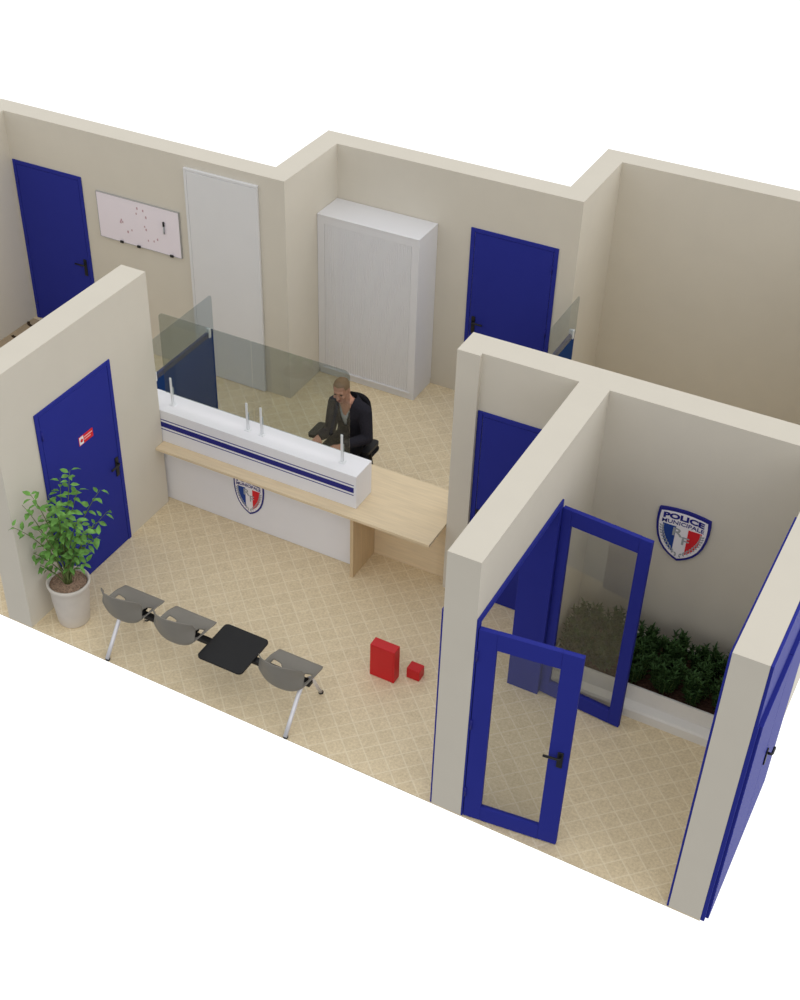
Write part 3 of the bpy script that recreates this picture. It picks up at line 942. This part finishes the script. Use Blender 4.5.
root = empty('person', (pcx, 3.24, 0), 'person in dark jacket with cropped hair seated behind the counter', 'person')
bm = new()
torso(bm, 0); legs(bm, 0)
for s in (-1, 1):
    arm(bm, s, 0); hand(bm, s)
    hull(bm, [(AN[s], .036), (AN[s] + Vector((0, -.15, -.065)), .028), (AN[s] + Vector((0, .04, -.06)), .033), (AN[s] + Vector((0, -.05, -.068)), .03)])
hull(bm, [((tcx - .012, 3.15, 1.08), .062), (hp(0, .03, -.075), .056)])              # neck
hull(bm, [(hp(0, .012, .035), (.074, .094, .082)), (hp(0, -.015, -.03), (.066, .078, .06))])       # skull
hull(bm, [(hp(0, -.02, -.03), (.062, .07, .05)), (hp(0, -.06, -.098), (.026, .022, .018)), (hp(.045, -.01, -.07), .02), (hp(-.045, -.01, -.07), .02)])   # jaw
hull(bm, [(hp(0, -.092, .005), .008), (hp(0, -.113, -.036), .010), (hp(.014, -.096, -.042), .007), (hp(-.014, -.096, -.042), .007)])        # nose
hull(bm, [(hp(-.038, -.077, .022), .011), (hp(.038, -.077, .022), .011), (hp(0, -.088, .024), .010)])     # brow
for s in (-1, 1):
    ball(bm, hp(s * .077, .012, -.012), (.009, .019, .032), HR)
    ball(bm, hp(s * .040, -.074, -.035), .017)
bm = fuse(bm, .0055, 3)
body = obj('body', bm, 'skin', root, smooth=True)
for s in (-1, 1):
    bm = new(); ball(bm, hp(s * .031, -.0845, .004), (.014, .007, .006), HR); obj('eye', bm, 'eye', root, smooth=True)
bm = new(); hull(bm, [(hp(-.02, -.086, -.072), .005), (hp(.02, -.086, -.072), .005), (hp(0, -.094, -.070), .0065)]); obj('lips', bm, 'lip', root, smooth=True)
bm = new()
hull(bm, [(hp(0, .014, .038), (.0775, .0975, .085)), (hp(0, .03, -.01), (.073, .078, .06))])
bm = fuse(bm, .006, 2)
inv = HR.to_3x3().inverted()
kill = []
for v in bm.verts:
    q = inv @ (v.co - hz)
    line_ = .066 + (.0 if q.y < -.03 else 0)
    if q.y < -.045 and q.z < .075: kill.append(v)
    elif q.y < .02 and q.z < .03 and q.y >= -.045 and q.z < .03 - (q.y + .045) * .2: kill.append(v)
    elif q.z < -.055: kill.append(v)
bmesh.ops.delete(bm, geom=kill, context='VERTS')
obj('hair', bm, 'hair', root, smooth=True)

bm = new(); torso(bm, .007)
hull(bm, [((pcx, 3.15, 1.085), .068), ((tcx - .018, 3.14, 1.125), .066)])
bm = fuse(bm, .009, 2)
kill = [v for v in bm.verts if v.co.z > .99 and v.co.y < 3.14 and abs(v.co.x - tcx + .012) < .012 + (v.co.z - .99) * .5 or v.co.z > 1.135]
bmesh.ops.delete(bm, geom=kill, context='VERTS')
obj('shirt', bm, 'shirt', root, smooth=True)
bm = new(); torso(bm, .019)
for s in (-1, 1): arm(bm, s, .013, .86)
hull(bm, [((tcx - .055, 3.16, 1.085), .075), ((tcx + .045, 3.16, 1.085), .075), ((tcx - .012, 3.165, 1.12), .082)])
bm = fuse(bm, .009, 2)
kill = []
for v in bm.verts:
    dx = abs(v.co.x - tcx + .012)
    if v.co.y < 3.13 and v.co.z > .86 and dx < .008 + (v.co.z - .86) * .22 and dx < .07: kill.append(v)
    elif v.co.z > 1.16: kill.append(v)
    elif min((v.co - (EL[s].lerp(WR[s], .86) + (WR[s] - EL[s]).normalized() * .03)).length for s in (-1, 1)) < .026: kill.append(v)
bmesh.ops.delete(bm, geom=kill, context='VERTS')
bmesh.ops.solidify(bm, geom=bm.faces[:], thickness=-.004)
obj('jacket', bm, 'jacket', root, smooth=True)
bm = new(); legs(bm, .009)
hull(bm, [((tcx, 3.255, .60), (.175, .125, .10)), ((tcx, 3.245, .68), (.165, .12, .08))])
bm = fuse(bm, .010, 2)
obj('trousers', bm, 'fabric', root, smooth=True)
for s in (-1, 1):
    bm = new(); hull(bm, [(AN[s] + Vector((0, 0, -.03)), .045), (AN[s] + Vector((0, -.165, -.068)), .031), (AN[s] + Vector((0, .05, -.06)), .040), (AN[s] + Vector((0, -.05, -.068)), .036)])
    bmesh.ops.bisect_plane(bm, geom=bm.verts[:] + bm.edges[:] + bm.faces[:], plane_co=(0, 0, .001), plane_no=(0, 0, 1), clear_inner=True)
    obj('shoe', bm, 'black', root, smooth=True)


# ------------------------------------------------------------------ world, light, camera
w = bpy.data.worlds.new('World'); bpy.context.scene.world = w; w.use_nodes = True
nt = w.node_tree; N, L = nt.nodes.new, nt.links.new
bg = nt.nodes['Background']
tc = N('ShaderNodeTexCoord'); sp = N('ShaderNodeSeparateXYZ'); L(tc.outputs['Generated'], sp.inputs[0])
def sm(sock, a, b):
    n = N('ShaderNodeMapRange'); n.interpolation_type = 'SMOOTHSTEP'
    n.inputs['From Min'].default_value = a; n.inputs['From Max'].default_value = b
    L(sock, n.inputs['Value']); return n.outputs['Result']
# studio dome: white behind and below the model, softer white overhead, brighter on the right, dim below the cut front
def mth(op, a, b):
    n = N('ShaderNodeMath'); n.operation = op
    for i, v in enumerate((a, b)):
        if isinstance(v, (int, float)): n.inputs[i].default_value = v
        else: L(v, n.inputs[i])
    return n.outputs[0]
back = mth('MULTIPLY', sm(sp.outputs[1], -.25, .15), mth('SUBTRACT', 1, sm(sp.outputs[2], -.15, .1)))
top = mth('MULTIPLY', sm(sp.outputs[2], -.15, .3), DOME)
side = mth('MULTIPLY', mth('MULTIPLY', sm(sp.outputs[0], .1, .75), sm(sp.outputs[2], .0, .3)), SIDE)
tot = mth('ADD', mth('ADD', mth('MULTIPLY', back, 1.02), mth('ADD', top, side)), LOW)
L(tot, bg.inputs['Strength'])
bg.inputs['Color'].default_value = (1, 1, 1, 1)

cam = bpy.data.cameras.new('camera'); co = bpy.data.objects.new('camera', cam); C.objects.link(co)
cam.sensor_fit = 'AUTO'; cam.sensor_width = 36
co.matrix_world = Matrix((
    (0.872558, -0.306641, 0.380281, 6.759049),
    (0.488481, 0.539196, -0.686042, -6.254688),
    (0.005322, 0.784372, 0.620268, 8.395080),
    (0, 0, 0, 1)))
cam.lens = 36 * 1342.490 / 1000
cam.shift_x = 0.046585
cam.shift_y = 0.000710
bpy.context.scene.camera = co
sc = bpy.context.scene
sc.view_settings.view_transform = 'Standard'; sc.view_settings.look = 'None'
sc.view_settings.exposure = 0; sc.view_settings.gamma = 1; sc.view_settings.use_curve_mapping = False
sc.cycles.max_bounces = 10; sc.cycles.transparent_max_bounces = 16; sc.cycles.diffuse_bounces = 6
sc.cycles.use_denoising = True
